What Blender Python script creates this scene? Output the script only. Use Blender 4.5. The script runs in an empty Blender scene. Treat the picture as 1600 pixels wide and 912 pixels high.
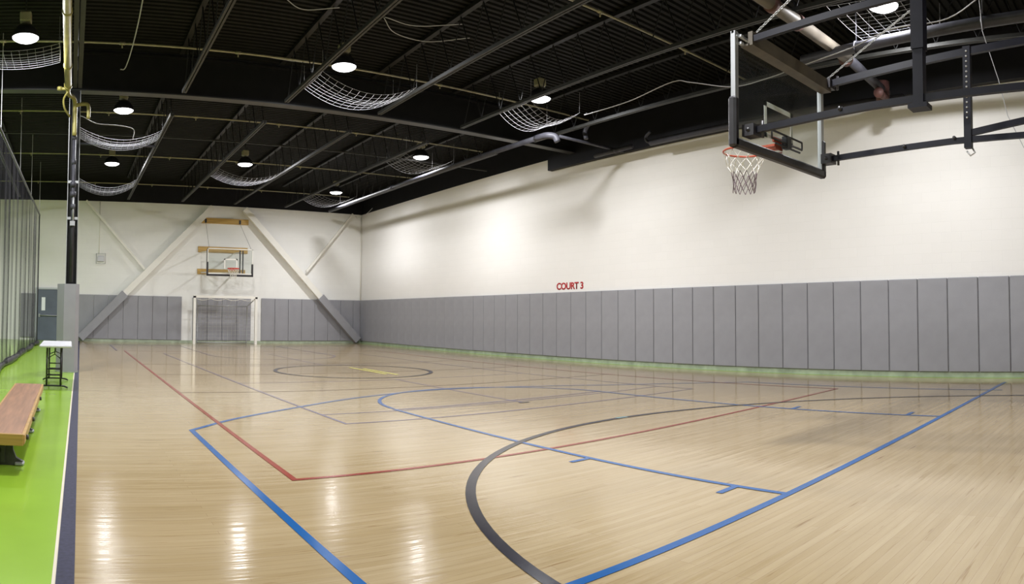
import bpy, math, random
from math import sin, cos, pi, sqrt, radians
from mathutils import Vector, Matrix
random.seed(7)
S = bpy.context.scene
COL = S.collection

# ------------------------------------------------------------------ camera (the photograph is a cylindrical panorama)
F, VC, YAW, PITCH, ROLL, EYE = 1076.611, 458.769, 0.6406, 0.0337, -0.0034, 1.22
cam_d = bpy.data.cameras.new('camera'); cam = bpy.data.objects.new('camera', cam_d); COL.objects.link(cam)
cam_d.type = 'PANO'; cam_d.panorama_type = 'CENTRAL_CYLINDRICAL'
cam_d.central_cylindrical_range_u_min = -800 / F; cam_d.central_cylindrical_range_u_max = 800 / F
cam_d.central_cylindrical_range_v_min = (VC - 912) / F; cam_d.central_cylindrical_range_v_max = VC / F
cam_d.central_cylindrical_radius = 1.0
cam_d.clip_start = .05; cam_d.clip_end = 200
def _rot(d):
    x, y, z = d
    x, z = cos(ROLL) * x + sin(ROLL) * z, -sin(ROLL) * x + cos(ROLL) * z
    y, z = cos(PITCH) * y - sin(PITCH) * z, sin(PITCH) * y + cos(PITCH) * z
    x, y = cos(YAW) * x + sin(YAW) * y, -sin(YAW) * x + cos(YAW) * y
    return Vector((x, y, z))
R, U, Bk = _rot((1, 0, 0)), _rot((0, 0, 1)), -_rot((0, 1, 0))
cam.matrix_world = Matrix(((R.x, U.x, Bk.x, 0), (R.y, U.y, Bk.y, 0), (R.z, U.z, Bk.z, EYE), (0, 0, 0, 1)))
S.camera = cam
# ------------------------------------------------------------------ world, exposure
W = bpy.data.worlds.new('world'); S.world = W; W.use_nodes = True
W.node_tree.nodes['Background'].inputs[0].default_value = (.9, .95, 1, 1)
W.node_tree.nodes['Background'].inputs[1].default_value = .0
S.view_settings.view_transform = 'Standard'; S.view_settings.look = 'None'
S.view_settings.gamma = 1; S.view_settings.use_curve_mapping = False
S.view_settings.exposure = 0.0
LAMP_POWER = 232.0
S.cycles.max_bounces = 10; S.cycles.diffuse_bounces = 6; S.cycles.transparent_max_bounces = 24
S.cycles.sample_clamp_indirect = 4; S.cycles.sample_clamp_direct = 7

# ------------------------------------------------------------------ helpers
def tag(o, label=None, cat=None, group=None, kind=None):
    if label: o['label'] = label
    if cat: o['category'] = cat
    if group: o['group'] = group
    if kind: o['kind'] = kind
    return o
def empty(name, loc, label, cat, group=None):
    o = bpy.data.objects.new(name, None); COL.objects.link(o); o.location = loc; o.empty_display_size = .2
    return tag(o, label, cat, group)
def mesh_obj(name, me, parent=None, at=None):
    o = bpy.data.objects.new(name, me); COL.objects.link(o)
    if parent is not None: o.parent = parent
    if at is not None: o.location = at
    return o
def copy_tree(o, parent=None):
    c = o.copy(); COL.objects.link(c)
    if parent is not None: c.parent = parent
    for ch in list(o.children): copy_tree(ch, c)
    return c
class MB:
    """collects shapes, then links them as one mesh"""
    def __init__(s): s.v = []; s.f = []; s.m = []; s.sm = []
    def add(s, vs, fs, mi=0, smooth=False):
        n = len(s.v); s.v += [tuple(v) for v in vs]
        for f in fs: s.f.append(tuple(i + n for i in f)); s.m.append(mi); s.sm.append(smooth)
        return s
    def box(s, x0, x1, y0, y1, z0, z1, mi=0, bev=0.0):
        if bev > 0: return s.bbox(x0, x1, y0, y1, z0, z1, bev, mi)
        v = [(x, y, z) for z in (z0, z1) for y in (y0, y1) for x in (x0, x1)]
        return s.add(v, [(0, 2, 3, 1), (4, 5, 7, 6), (0, 1, 5, 4), (2, 6, 7, 3), (0, 4, 6, 2), (1, 3, 7, 5)], mi)
    def bbox(s, x0, x1, y0, y1, z0, z1, b, mi=0):
        """box with chamfered edges"""
        vs = []; idx = {}
        X, Y, Z = (x0, x1), (y0, y1), (z0, z1)
        for i in (0, 1):
            for j in (0, 1):
                for k in (0, 1):
                    sx, sy, sz = (1, -1)[i], (1, -1)[j], (1, -1)[k]
                    for a in range(3):
                        p = [X[i] + sx * b, Y[j] + sy * b, Z[k] + sz * b]
                        p[a] = (X[i], Y[j], Z[k])[a]
                        idx[i, j, k, a] = len(vs); vs.append(p)
        fs = []
        for a in range(3):
            o = [q for q in range(3) if q != a]
            for e in (0, 1):
                quad = []
                for (p, q) in ((0, 0), (1, 0), (1, 1), (0, 1)):
                    c = [0, 0, 0]; c[a] = e; c[o[0]] = p; c[o[1]] = q; quad.append(idx[c[0], c[1], c[2], a])
                fs.append(quad)
        for a in range(3):           # edges along axis a
            o = [q for q in range(3) if q != a]
            for p in (0, 1):
                for q in (0, 1):
                    c0 = [0, 0, 0]; c0[o[0]] = p; c0[o[1]] = q; c1 = list(c0); c1[a] = 1
                    fs.append([idx[(*c0, o[0])], idx[(*c1, o[0])], idx[(*c1, o[1])], idx[(*c0, o[1])]])
        for i in (0, 1):
            for j in (0, 1):
                for k in (0, 1): fs.append([idx[i, j, k, 0], idx[i, j, k, 1], idx[i, j, k, 2]])
        return s.add(vs, fs, mi)
    def tube(s, pts, r, n=8, mi=0, cap=True, closed=False, smooth=True):
        P = [Vector(p) for p in pts]; m = len(P); rs = r if isinstance(r, (list, tuple)) else [r] * m
        vs = []; prev = None
        for i, p in enumerate(P):
            if closed: t = P[(i + 1) % m] - P[i - 1]
            else: t = P[min(i + 1, m - 1)] - P[max(i - 1, 0)]
            t.normalize()
            if prev is None:
                a = Vector((0, 0, 1)) if abs(t.z) < .9 else Vector((1, 0, 0))
                u = t.cross(a).normalized()
            else: u = (prev - t * prev.dot(t)).normalized()
            prev = u; w = t.cross(u)
            for k in range(n):
                A = 2 * pi * (k + .5) / n; vs.append(p + (u * cos(A) + w * sin(A)) * rs[i])
        fs = []
        for i in range(m if closed else m - 1):
            j = (i + 1) % m
            for k in range(n): fs.append((i * n + k, i * n + (k + 1) % n, j * n + (k + 1) % n, j * n + k))
        if cap and not closed: fs += [tuple(range(n))[::-1], tuple((m - 1) * n + k for k in range(n))]
        return s.add(vs, fs, mi, smooth)
    def bar(s, a, b, w, h, mi=0, up=(0, 0, 1)):
        """rectangular bar from a to b, w across, h along 'up'"""
        a, b = Vector(a), Vector(b); t = (b - a).normalized(); u = t.cross(Vector(up)).normalized(); v = u.cross(t).normalized()
        vs = [p + u * i * w / 2 + v * j * h / 2 for p in (a, b) for (i, j) in ((-1, -1), (1, -1), (1, 1), (-1, 1))]
        return s.add(vs, [(3, 2, 1, 0), (4, 5, 6, 7), (0, 1, 5, 4), (1, 2, 6, 5), (2, 3, 7, 6), (3, 0, 4, 7)], mi)
    def lathe(s, prof, c=(0, 0, 0), n=32, mi=0, smooth=True):
        vs = []; fs = []
        for (r, z) in prof:
            for k in range(n): A = 2 * pi * k / n; vs.append((c[0] + r * cos(A), c[1] + r * sin(A), c[2] + z))
        for i in range(len(prof) - 1):
            for k in range(n): fs.append((i * n + k, i * n + (k + 1) % n, (i + 1) * n + (k + 1) % n, (i + 1) * n + k))
        return s.add(vs, fs, mi, smooth)
    def prism(s, poly, z0, z1, mi=0):
        n = len(poly); vs = [(x, y, z0) for x, y in poly] + [(x, y, z1) for x, y in poly]
        return s.add(vs, [tuple(range(n))[::-1], tuple(range(n, 2 * n))] + [(i, (i + 1) % n, n + (i + 1) % n, n + i) for i in range(n)], mi)
    def mesh(s, name, mats):
        me = bpy.data.meshes.new(name); me.from_pydata([tuple(v) for v in s.v], [], s.f)
        for m in (mats if isinstance(mats, (list, tuple)) else [mats]): me.materials.append(m)
        me.polygons.foreach_set('material_index', s.m); me.polygons.foreach_set('use_smooth', s.sm); me.update()
        return me
    def build(s, name, mats, parent=None, at=None): return mesh_obj(name, s.mesh(name, mats), parent, at)
def thing1(o, label, cat, group=None): return tag(o, label, cat, group)
def struct(o): o['kind'] = 'structure'; return o
def spline(pts, n=8):
    P = [Vector(p) for p in pts]; P = [2 * P[0] - P[1]] + P + [2 * P[-1] - P[-2]]; out = []
    for i in range(1, len(P) - 2):
        for k in range(n):
            t = k / n; a, b, c, d = P[i - 1:i + 3]
            out.append(.5 * ((2 * b) + (c - a) * t + (2 * a - 5 * b + 4 * c - d) * t * t + (3 * b - a - 3 * c + d) * t ** 3))
    out.append(P[-2]); return out

# ------------------------------------------------------------------ materials
def mat(name, col, rough=.5, metal=0.0, spec=.5, **kw):
    m = bpy.data.materials.new(name); m.use_nodes = True; b = m.node_tree.nodes['Principled BSDF']
    b.inputs['Base Color'].default_value = (*col, 1); b.inputs['Roughness'].default_value = rough
    b.inputs['Metallic'].default_value = metal; b.inputs['Specular IOR Level'].default_value = spec
    for k, v in kw.items(): b.inputs[k.replace('_', ' ')].default_value = v
    return m
def nt(m): return m.node_tree, m.node_tree.nodes, m.node_tree.links, m.node_tree.nodes['Principled BSDF']
def noisy(m, scale=6, amt=.12, bump=0.0, stretch=(1, 1, 1), detail=4):
    """mottle the colour a little and add a fine bump"""
    t, N, L, b = nt(m); tc = N.new('ShaderNodeTexCoord'); mp = N.new('ShaderNodeMapping'); mp.inputs['Scale'].default_value = stretch
    L.new(tc.outputs['Object'], mp.inputs[0]); n = N.new('ShaderNodeTexNoise'); n.inputs['Scale'].default_value = scale; n.inputs['Detail'].default_value = detail
    L.new(mp.outputs[0], n.inputs['Vector']); c = b.inputs['Base Color'].default_value[:3]
    r = N.new('ShaderNodeValToRGB'); r.color_ramp.elements[0].position = .3; r.color_ramp.elements[1].position = .7
    r.color_ramp.elements[0].color = (*[x * (1 - amt) for x in c], 1); r.color_ramp.elements[1].color = (*[min(1, x * (1 + amt)) for x in c], 1)
    L.new(n.outputs['Fac'], r.inputs[0]); L.new(r.outputs[0], b.inputs['Base Color'])
    if bump:
        bm = N.new('ShaderNodeBump'); bm.inputs['Strength'].default_value = bump; bm.inputs['Distance'].default_value = .01
        L.new(n.outputs['Fac'], bm.inputs['Height']); L.new(bm.outputs[0], b.inputs['Normal'])
    return m
def wood_floor():
    m = mat('maple_floor', (.6, .45, .29), .22, 0, .5); t, N, L, b = nt(m)
    g = N.new('ShaderNodeNewGeometry'); mp = N.new('ShaderNodeMapping'); L.new(g.outputs['Position'], mp.inputs[0])
    br = N.new('ShaderNodeTexBrick'); L.new(mp.outputs[0], br.inputs['Vector'])
    br.inputs['Scale'].default_value = 1; br.inputs['Brick Width'].default_value = 1.35; br.inputs['Row Height'].default_value = .057
    br.inputs['Mortar Size'].default_value = .0012; br.offset = .37; br.offset_frequency = 3; br.inputs['Bias'].default_value = -.1
    br.inputs['Color1'].default_value = (.425, .325, .178, 1); br.inputs['Color2'].default_value = (.47, .37, .217, 1); br.inputs['Mortar'].default_value = (.33, .23, .13, 1)
    # long grain and broad tone patches that follow the boards
    mp2 = N.new('ShaderNodeMapping'); mp2.inputs['Scale'].default_value = (.55, 7, 1); L.new(g.outputs['Position'], mp2.inputs[0])
    n1 = N.new('ShaderNodeTexNoise'); n1.inputs['Scale'].default_value = 2.2; n1.inputs['Detail'].default_value = 6; n1.inputs['Roughness'].default_value = .65; L.new(mp2.outputs[0], n1.inputs['Vector'])
    r1 = N.new('ShaderNodeValToRGB'); r1.color_ramp.elements[0].position = .3; r1.color_ramp.elements[1].position = .72
    r1.color_ramp.elements[0].color = (.86, .83, .79, 1); r1.color_ramp.elements[1].color = (1.04, 1.04, 1.05, 1); L.new(n1.outputs['Fac'], r1.inputs[0])
    mx = N.new('ShaderNodeMix'); mx.data_type = 'RGBA'; mx.blend_type = 'MULTIPLY'; mx.inputs['Factor'].default_value = 1
    L.new(br.outputs['Color'], mx.inputs['A']); L.new(r1.outputs[0], mx.inputs['B'])
    # dark mineral streaks
    mp3 = N.new('ShaderNodeMapping'); mp3.inputs['Scale'].default_value = (1.3, 17, 1); L.new(g.outputs['Position'], mp3.inputs[0])
    n2 = N.new('ShaderNodeTexNoise'); n2.inputs['Scale'].default_value = 1.6; n2.inputs['Detail'].default_value = 3; L.new(mp3.outputs[0], n2.inputs['Vector'])
    r2 = N.new('ShaderNodeValToRGB'); r2.color_ramp.elements[0].position = .24; r2.color_ramp.elements[0].color = (.62, .5, .38, 1)
    r2.color_ramp.elements[1].position = .36; r2.color_ramp.elements[1].color = (1, 1, 1, 1); L.new(n2.outputs['Fac'], r2.inputs[0])
    mx2 = N.new('ShaderNodeMix'); mx2.data_type = 'RGBA'; mx2.blend_type = 'MULTIPLY'; mx2.inputs['Factor'].default_value = 1
    L.new(mx.outputs['Result'], mx2.inputs['A']); L.new(r2.outputs[0], mx2.inputs['B']); L.new(mx2.outputs['Result'], b.inputs['Base Color'])
    # each board lies a hair differently, so lamps smear into long streaks
    mp4 = N.new('ShaderNodeMapping'); mp4.inputs['Scale'].default_value = (1.1, 17.5, 1); L.new(g.outputs['Position'], mp4.inputs[0])
    n3 = N.new('ShaderNodeTexNoise'); n3.inputs['Scale'].default_value = 1; n3.inputs['Detail'].default_value = 2; L.new(mp4.outputs[0], n3.inputs['Vector'])
    bm = N.new('ShaderNodeBump'); bm.inputs['Strength'].default_value = .6; bm.inputs['Distance'].default_value = .0026
    L.new(n3.outputs['Fac'], bm.inputs['Height']); L.new(bm.outputs[0], b.inputs['Normal'])
    n4 = N.new('ShaderNodeTexNoise'); n4.inputs['Scale'].default_value = .8; n4.inputs['Detail'].default_value = 5; L.new(g.outputs['Position'], n4.inputs['Vector'])
    mr = N.new('ShaderNodeMapRange'); mr.inputs['From Min'].default_value = .3; mr.inputs['From Max'].default_value = .7; mr.inputs['To Min'].default_value = .055; mr.inputs['To Max'].default_value = .13
    L.new(n4.outputs['Fac'], mr.inputs[0]); L.new(mr.outputs[0], b.inputs['Roughness'])
    return m
def block_wall(name, col, axis):
    """painted concrete block: faint joints in the bump only"""
    m = mat(name, col, .55, 0, .3); t, N, L, b = nt(m); g = N.new('ShaderNodeNewGeometry'); sp = N.new('ShaderNodeSeparateXYZ'); cb = N.new('ShaderNodeCombineXYZ')
    L.new(g.outputs['Position'], sp.inputs[0]); L.new(sp.outputs[axis], cb.inputs[0]); L.new(sp.outputs[2], cb.inputs[1])
    br = N.new('ShaderNodeTexBrick'); L.new(cb.outputs[0], br.inputs['Vector']); br.inputs['Scale'].default_value = 1
    br.inputs['Brick Width'].default_value = .4; br.inputs['Row Height'].default_value = .2; br.inputs['Mortar Size'].default_value = .005; br.inputs['Mortar Smooth'].default_value = .4
    c2 = tuple(x * .97 for x in col)
    br.inputs['Color1'].default_value = (*col, 1); br.inputs['Color2'].default_value = (*[x * .985 for x in col], 1); br.inputs['Mortar'].default_value = (*[x * .96 for x in col], 1)
    L.new(br.outputs['Color'], b.inputs['Base Color'])
    n = N.new('ShaderNodeTexNoise'); n.inputs['Scale'].default_value = 60; n.inputs['Detail'].default_value = 4; L.new(g.outputs['Position'], n.inputs['Vector'])
    b1 = N.new('ShaderNodeBump'); b1.inputs['Strength'].default_value = .12; b1.inputs['Distance'].default_value = .004; L.new(n.outputs['Fac'], b1.inputs['Height'])
    b2 = N.new('ShaderNodeBump'); b2.invert = True; b2.inputs['Strength'].default_value = .25; b2.inputs['Distance'].default_value = .004
    L.new(br.outputs['Fac'], b2.inputs['Height']); L.new(b1.outputs[0], b2.inputs['Normal']); L.new(b2.outputs[0], b.inputs['Normal'])
    return m
def board_wood(name, c, axis=1, rough=.4):
    """planed timber with grain running along one axis"""
    st = [14, 14, 14]; st[axis] = .9
    return noisy(mat(name, c, rough), 2.2, .22, .15, tuple(st), 6)
M = {}
M['floor'] = wood_floor()
M['green'] = noisy(mat('lime_green_floor', (.27, .455, .035), .2), 1.5, .06)
M['navy'] = noisy(mat('navy_edge_strip', (.028, .028, .058), .6, 0, .15), 40, .25, .1)
M['pale'] = mat('pale_edge', (.62, .55, .42), .5)
M['wallR'] = block_wall('painted_block_right', (.83, .812, .79), 1)
M['wallF'] = block_wall('painted_block_far', (.85, .845, .82), 0)
M['wallL'] = mat('painted_block_other', (.75, .74, .70), .6)
M['black'] = noisy(mat('black_painted_band', (.007, .007, .010), .6, 0, .25), 3, .2)
M['deck'] = noisy(mat('black_painted_deck', (.0075, .0075, .0062), .6, 0, .1), 2, .25)
M['steel'] = noisy(mat('dark_painted_steel', (.021, .021, .019), .5, 0, .35), 5, .2)
M['girder'] = noisy(mat('black_girder_paint', (.008, .008, .008), .5, 0, .25), 5, .2)
M['flange'] = mat('girder_flange_paint', (.022, .022, .022), .45)
M['pipe'] = noisy(mat('galvanised_pipe', (.30, .28, .17), .45, .2), 8, .15)
M['pipe_y'] = noisy(mat('yellowed_pipe', (.25, .22, .06), .45, .1), 6, .2)
M['pipe_d'] = noisy(mat('dark_pipe', (.045, .045, .055), .5, 0, .25), 6, .2)
M['pipe_w'] = noisy(mat('white_rusty_pipe', (.115, .10, .08), .5, 0, .3), 3, .35)
M['rust'] = noisy(mat('red_valve', (.085, .035, .03), .6), 10, .4)
M['pad'] = noisy(mat('grey_vinyl_pad', (.30, .30, .325), .45, 0, .3), 3, .05, .05)
M['base'] = noisy(mat('pale_green_base', (.36, .42, .31), .5), 5, .25)
M['white'] = mat('white_paint', (.80, .78, .72), .45)
M['brightw'] = mat('bright_white_paint', (.93, .93, .92), .5)
M['whitepl'] = mat('white_plastic', (.60, .60, .64), .35)
M['cord'] = mat('white_cord', (.42, .42, .45), .6)
M['netw'] = mat('white_net_cord', (.72, .70, .64), .7)
M['netd'] = mat('dark_net_cord', (.16, .11, .13), .7)
M['blackm'] = mat('black_metal', (.015, .015, .018), .35)
M['rubber'] = noisy(mat('black_board_padding', (.02, .018, .022), .4), 8, .3)
M['alu'] = mat('aluminium_frame', (.42, .43, .44), .38, .6)
M['frame_d'] = noisy(mat('dark_blue_steel_tube', (.006, .006, .012), .4, 0, .25), 6, .25)
M['frame_b'] = noisy(mat('brown_steel_channel', (.085, .07, .05), .5, .1), 5, .25)
M['orange'] = mat('orange_rim', (.42, .07, .03), .45)
M['redrim'] = mat('bright_red_rim', (.60, .04, .025), .4)
M['red'] = mat('red_letter_paint', (.45, .012, .018), .5)
M['chain'] = mat('steel_chain', (.45, .45, .45), .35, .8)
M['brass'] = board_wood('golden_timber', (.50, .31, .075), 0)
M['bench'] = board_wood('reddish_brown_bench_top', (.31, .155, .085), 1, .4)
M['bench_e'] = board_wood('honey_bench_edge', (.46, .27, .08), 0, .4)
M['iron'] = noisy(mat('cast_dark_leg', (.055, .055, .045), .5, .3), 10, .4)
M['door'] = noisy(mat('blue_grey_door', (.11, .13, .17), .35), 2, .12)
M['doorf'] = mat('pale_door_frame', (.50, .53, .56), .4)
M['lite'] = mat('bright_door_lite', (.85, .88, .9), .15)
M['blue'] = mat('blue_line_paint', (.006, .10, .33), .15, 0, .25)
M['purple'] = mat('faded_violet_line_paint', (.15, .125, .21), .15, 0, .25)
M['redline'] = mat('red_line_paint', (.27, .03, .018), .15, 0, .25)
M['brownline'] = mat('brown_line_paint', (.13, .065, .035), .15, 0, .25)
M['blkline'] = mat('black_line_paint', (.010, .010, .022), .15, 0, .25)
M['yline'] = mat('yellow_line_paint', (.62, .58, .10), .28)
M['teal'] = mat('teal_mark_paint', (.10, .22, .24), .28)
def glass(name, tint, alpha):
    m = bpy.data.materials.new(name); m.use_nodes = True; N = m.node_tree.nodes; L = m.node_tree.links; N.clear()
    o = N.new('ShaderNodeOutputMaterial'); t = N.new('ShaderNodeBsdfTransparent'); t.inputs[0].default_value = (*tint, 1)
    g = N.new('ShaderNodeBsdfGlossy'); g.inputs['Roughness'].default_value = .06; lw = N.new('ShaderNodeLayerWeight'); lw.inputs[0].default_value = .5; pw = N.new('ShaderNodeMath'); pw.operation = 'POWER'; pw.inputs[1].default_value = 5
    fr = N.new('ShaderNodeMath'); fr.operation = 'MULTIPLY_ADD'; fr.inputs[1].default_value = .5; fr.inputs[2].default_value = .03; L.new(lw.outputs['Facing'], pw.inputs[0]); L.new(pw.outputs[0], fr.inputs[0])
    d = N.new('ShaderNodeBsdfDiffuse'); d.inputs[0].default_value = (.5, .52, .55, 1); m2 = N.new('ShaderNodeMixShader'); m2.inputs[0].default_value = alpha
    mx = N.new('ShaderNodeMixShader'); L.new(fr.outputs[0], mx.inputs[0]); L.new(t.outputs[0], mx.inputs[1]); L.new(g.outputs[0], mx.inputs[2])
    L.new(mx.outputs[0], m2.inputs[1]); L.new(d.outputs[0], m2.inputs[2]); L.new(m2.outputs[0], o.inputs[0]); return m
M['glass'] = glass('backboard_glass', (.93, .95, .94), .02)
def mesh_cloth(name, col, keep):
    m = bpy.data.materials.new(name); m.use_nodes = True; N = m.node_tree.nodes; L = m.node_tree.links; N.clear()
    o = N.new('ShaderNodeOutputMaterial'); t = N.new('ShaderNodeBsdfTransparent'); d = N.new('ShaderNodeBsdfDiffuse'); d.inputs[0].default_value = (*col, 1)
    mx = N.new('ShaderNodeMixShader'); mx.inputs[0].default_value = keep
    L.new(t.outputs[0], mx.inputs[1]); L.new(d.outputs[0], mx.inputs[2]); L.new(mx.outputs[0], o.inputs[0]); return m
M['curtain'] = mesh_cloth('black_mesh_cloth', (.045, .045, .05), .3)
def bunched(m, lo, hi):
    """the mesh hangs gathered: denser and looser strips side by side"""
    N = m.node_tree.nodes; L = m.node_tree.links; g = N.new('ShaderNodeNewGeometry'); mp = N.new('ShaderNodeMapping'); mp.inputs['Scale'].default_value = (0, 2.6, .05)
    n = N.new('ShaderNodeTexNoise'); n.inputs['Scale'].default_value = 1; n.inputs['Detail'].default_value = 3; n.inputs['Roughness'].default_value = .7; mr = N.new('ShaderNodeMapRange')
    mr.inputs['From Min'].default_value = .38; mr.inputs['From Max'].default_value = .62; mr.inputs['To Min'].default_value = lo; mr.inputs['To Max'].default_value = hi
    L.new(g.outputs['Position'], mp.inputs[0]); L.new(mp.outputs[0], n.inputs['Vector']); L.new(n.outputs['Fac'], mr.inputs[0])
    mx = [q for q in N if q.type == 'MIX_SHADER'][0]; L.new(mr.outputs[0], mx.inputs[0])
bunched(M['curtain'], .10, .66)
def emit(name, col, s):
    m = bpy.data.materials.new(name); m.use_nodes = True; b = m.node_tree.nodes['Principled BSDF']
    b.inputs['Base Color'].default_value = (.9, .9, .9, 1); b.inputs['Emission Color'].default_value = (*col, 1); b.inputs['Emission Strength'].default_value = s; return m
M['lens'] = emit('glowing_lens', (1, .98, 1), 14)

# ------------------------------------------------------------------ the shell
XL, XR, YB, YF, ZW, ZD = -9.0, 12.71, -6.0, 28.35, 5.78, 6.62
def edge_x(y): return -.04 + .0145 * (y - 3.1)        # left edge of the navy strip
fl = MB(); fl.prism([(edge_x(YB) + .07, YB), (XR, YB), (XR, YF), (edge_x(YF) + .07, YF)], -.1, 0); floor = struct(fl.build('floor', M['floor']))
g = MB(); g.prism([(XL, YB), (edge_x(YB) - .018, YB), (edge_x(YF) - .018, YF), (XL, YF)], -.1, -.001); struct(g.build('floor', M['green']))
g = MB(); g.prism([(edge_x(YB) - .018, YB), (edge_x(YB) + .07, YB), (edge_x(YF) + .07, YF), (edge_x(YF) - .018, YF)], -.1, .000); struct(g.build('trim_1', M['pale']))
g = MB(); g.prism([(edge_x(YB), YB), (edge_x(YB) + .085, YB), (edge_x(YF) + .085, YF), (edge_x(YF), YF)], .0, .004); struct(g.build('trim_2', M['navy']))
struct(MB().box(XR, XR + .2, YB - .2, YF + .2, -.1, ZW).build('wall_right', M['wallR']))
struct(MB().box(XR - .004, XR + .2, YB - .2, YF + .2, ZW, ZD + .3).build('trim_3', M['black']))
struct(MB().box(XL - .2, XR + .2, YF, YF + .2, -.1, ZW).build('wall_far', M['wallF']))
struct(MB().box(XL - .2, XR + .2, YF - .004, YF + .2, ZW, ZD + .3).build('trim_4', M['black']))
struct(MB().box(XL - .2, XL, YB - .2, YF, -.1, ZD + .3).build('wall_left', M['wallL']))
struct(MB().box(XL - .2, XR + .2, YB - .2, YB, -.1, ZD + .3).build('wall_back', M['wallL']))
sf = [(YB, ZD), (YB, 5.70), (2.3, 5.61), (5.5, 5.48), (8.5, 5.425), (15.14, 5.42), (15.14, ZD)]; m_ = MB(); n_ = len(sf)
m_.add([(XR - .16, a, b) for a, b in sf] + [(XR - .004, a, b) for a, b in sf], [tuple(range(n_)), tuple(range(n_, 2 * n_))[::-1]] + [(i, n_ + i, n_ + (i + 1) % n_, (i + 1) % n_) for i in range(n_)]); struct(m_.build('trim_5', M['black']))
d = MB(); y = YB; p = .152                               # ribbed roof deck, ribs across the hall
while y < YF:
    prof = [(y, ZD), (y + .05, ZD), (y + .065, ZD - .042), (y + .137, ZD - .042), (y + p, ZD)]
    vs = []; [vs.extend([(XL, a, b), (XR, a, b)]) for a, b in prof]
    d.add(vs, [(2 * i, 2 * i + 1, 2 * i + 3, 2 * i + 2) for i in range(4)]); y += p
d.box(XL, XR, YB, YF, ZD + .02, ZD + .12); struct(d.build('ceiling', M['deck']))
struct(MB().box(XR - .025, XR, YB, YF, 0, .10).build('baseboard_right', M['base']))
struct(MB().box(XR - .10, XR - .026, YB, YF - .03, 0, .003).build('trim_7', M['green']))
struct(MB().box(.05, XR - .03, YF - .025, YF, 0, .10).build('baseboard_far', M['base']))
struct(MB().tube([(XR - .05, YF - .04, 1.95), (XR - .05, YF - .04, 5.76)], .022).build('trim_6', M['white']))

# painted court lines (thin paint on the floor)
def paint(name, pts, w, m, z, closed=False, ends=True):
    P = [Vector((a, b)) for a, b in pts]; n = len(P); L_, R_ = [], []
    for i, q in enumerate(P):
        a = P[(i - 1) % n] if (i > 0 or closed) else None; b = P[(i + 1) % n] if (i < n - 1 or closed) else None
        t1 = (q - a).normalized() if a is not None else (b - q).normalized(); t2 = (b - q).normalized() if b is not None else t1
        nn = Vector((-(t1 + t2).y, (t1 + t2).x)).normalized(); k = 1 / max(.4, nn.dot(Vector((-t1.y, t1.x))))
        L_.append(q + nn * w / 2 * k); R_.append(q - nn * w / 2 * k)
    vs = [(q.x, q.y, z) for q in L_ + R_]; fs = [(i, n + i, n + (i + 1) % n, (i + 1) % n) for i in range(n if closed else n - 1)]
    o = MB().add(vs, fs).build(name, m, floor); return o
XC = 6.0
def arc(cx, cy, r, a0, a1, n=48): return [(cx + r * cos(radians(a0 + (a1 - a0) * i / n)), cy + r * sin(radians(a0 + (a1 - a0) * i / n))) for i in range(n + 1)]
paint('baseline', [(-1 + 1.15, 2.33), (4.1, 2.42), (11.9, 2.62)], .062, M['blue'], .0030)
half = [(1.31, 2.4), (1.30, 4.8), (1.29, 7.13)]; cv = [(q.x, q.y) for q in spline([(1.29, 7.13, 0), (1.95, 7.86, 0), (2.93, 8.63, 0), (4.05, 9.36, 0), (5.25, 9.84, 0), (6.0, 9.95, 0)], 6)]
tp = half[:-1] + cv; tp = tp + [(2 * XC - x, y) for x, y in tp[::-1][1:]]
paint('three_point_line', tp, .058, M['blue'], .0026)
paint('lane_line', [(4.11, 2.42), (4.12, 8.1)], .052, M['blue'], .0034); paint('lane_line', [(7.86, 2.5), (7.9, 8.25)], .052, M['blue'], .0034)
paint('free_throw_line', [(4.12, 8.06), (7.9, 8.2)], .05, M['purple'], .0022)
paint('free_throw_circle', arc(6.02, 8.15, 1.88, 0, 180), .055, M['blue'], .0028)
for (x0, y0, x1) in ((3.88, 2.84, 4.1), (3.88, 4.37, 4.12), (7.9, 2.96, 8.12), (7.9, 4.57, 8.12)):
    paint('lane_tick', [(x0, y0), (x1, y0 + .01)], .055, M['blue'], .0036)
paint('narrow_key_arc', [(1.96, 1.6)] + arc(6.0, 1.86, 3.99, 176, 4, 72) + [(10.0, 1.6)], .072, M['blkline'], .0040)
paint('free_throw_mark', [(5.95, 5.88), (6.12, 5.86)], .07, M['teal'], .0044); paint('free_throw_mark', [(5.97, 7.83), (6.14, 7.82)], .07, M['blkline'], .0044)
paint('volleyball_line', [(1.66, 4.87), (10.35, 5.13), (10.45, 22.0), (1.74, 21.8)], .05, M['redline'], .0032, True)
paint('attack_line', [(1.70, 10.52), (10.4, 10.52)], .045, M['brownline'], .0020); paint('attack_line', [(1.72, 16.3), (10.43, 16.3)], .045, M['brownline'], .0020)
paint('net_line', [(1.70, 13.6), (10.42, 13.6)], .045, M['brownline'], .0020)
paint('badminton_line', [(3.06, 7.2), (9.2, 7.28), (9.1, 20.6), (2.83, 20.6)], .04, M['purple'], .0024, True)
paint('service_line', [(3.06, 7.95), (9.2, 8.02)], .04, M['purple'], .0018); paint('service_line', [(3.0, 11.9), (9.15, 11.9)], .04, M['purple'], .0018)
paint('service_line', [(2.95, 15.9), (9.12, 15.9)], .04, M['purple'], .0018); paint('centre_line', [(6.05, 7.85), (6.1, 11.9)], .04, M['purple'], .0016)
paint('centre_line', [(6.1, 15.9), (6.1, 20.6)], .04, M['purple'], .0016)
paint('centre_circle', arc(6.1, 14.0, 1.72, 0, 360)[:-1], .09, M['blkline'], .0042, True)
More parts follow.
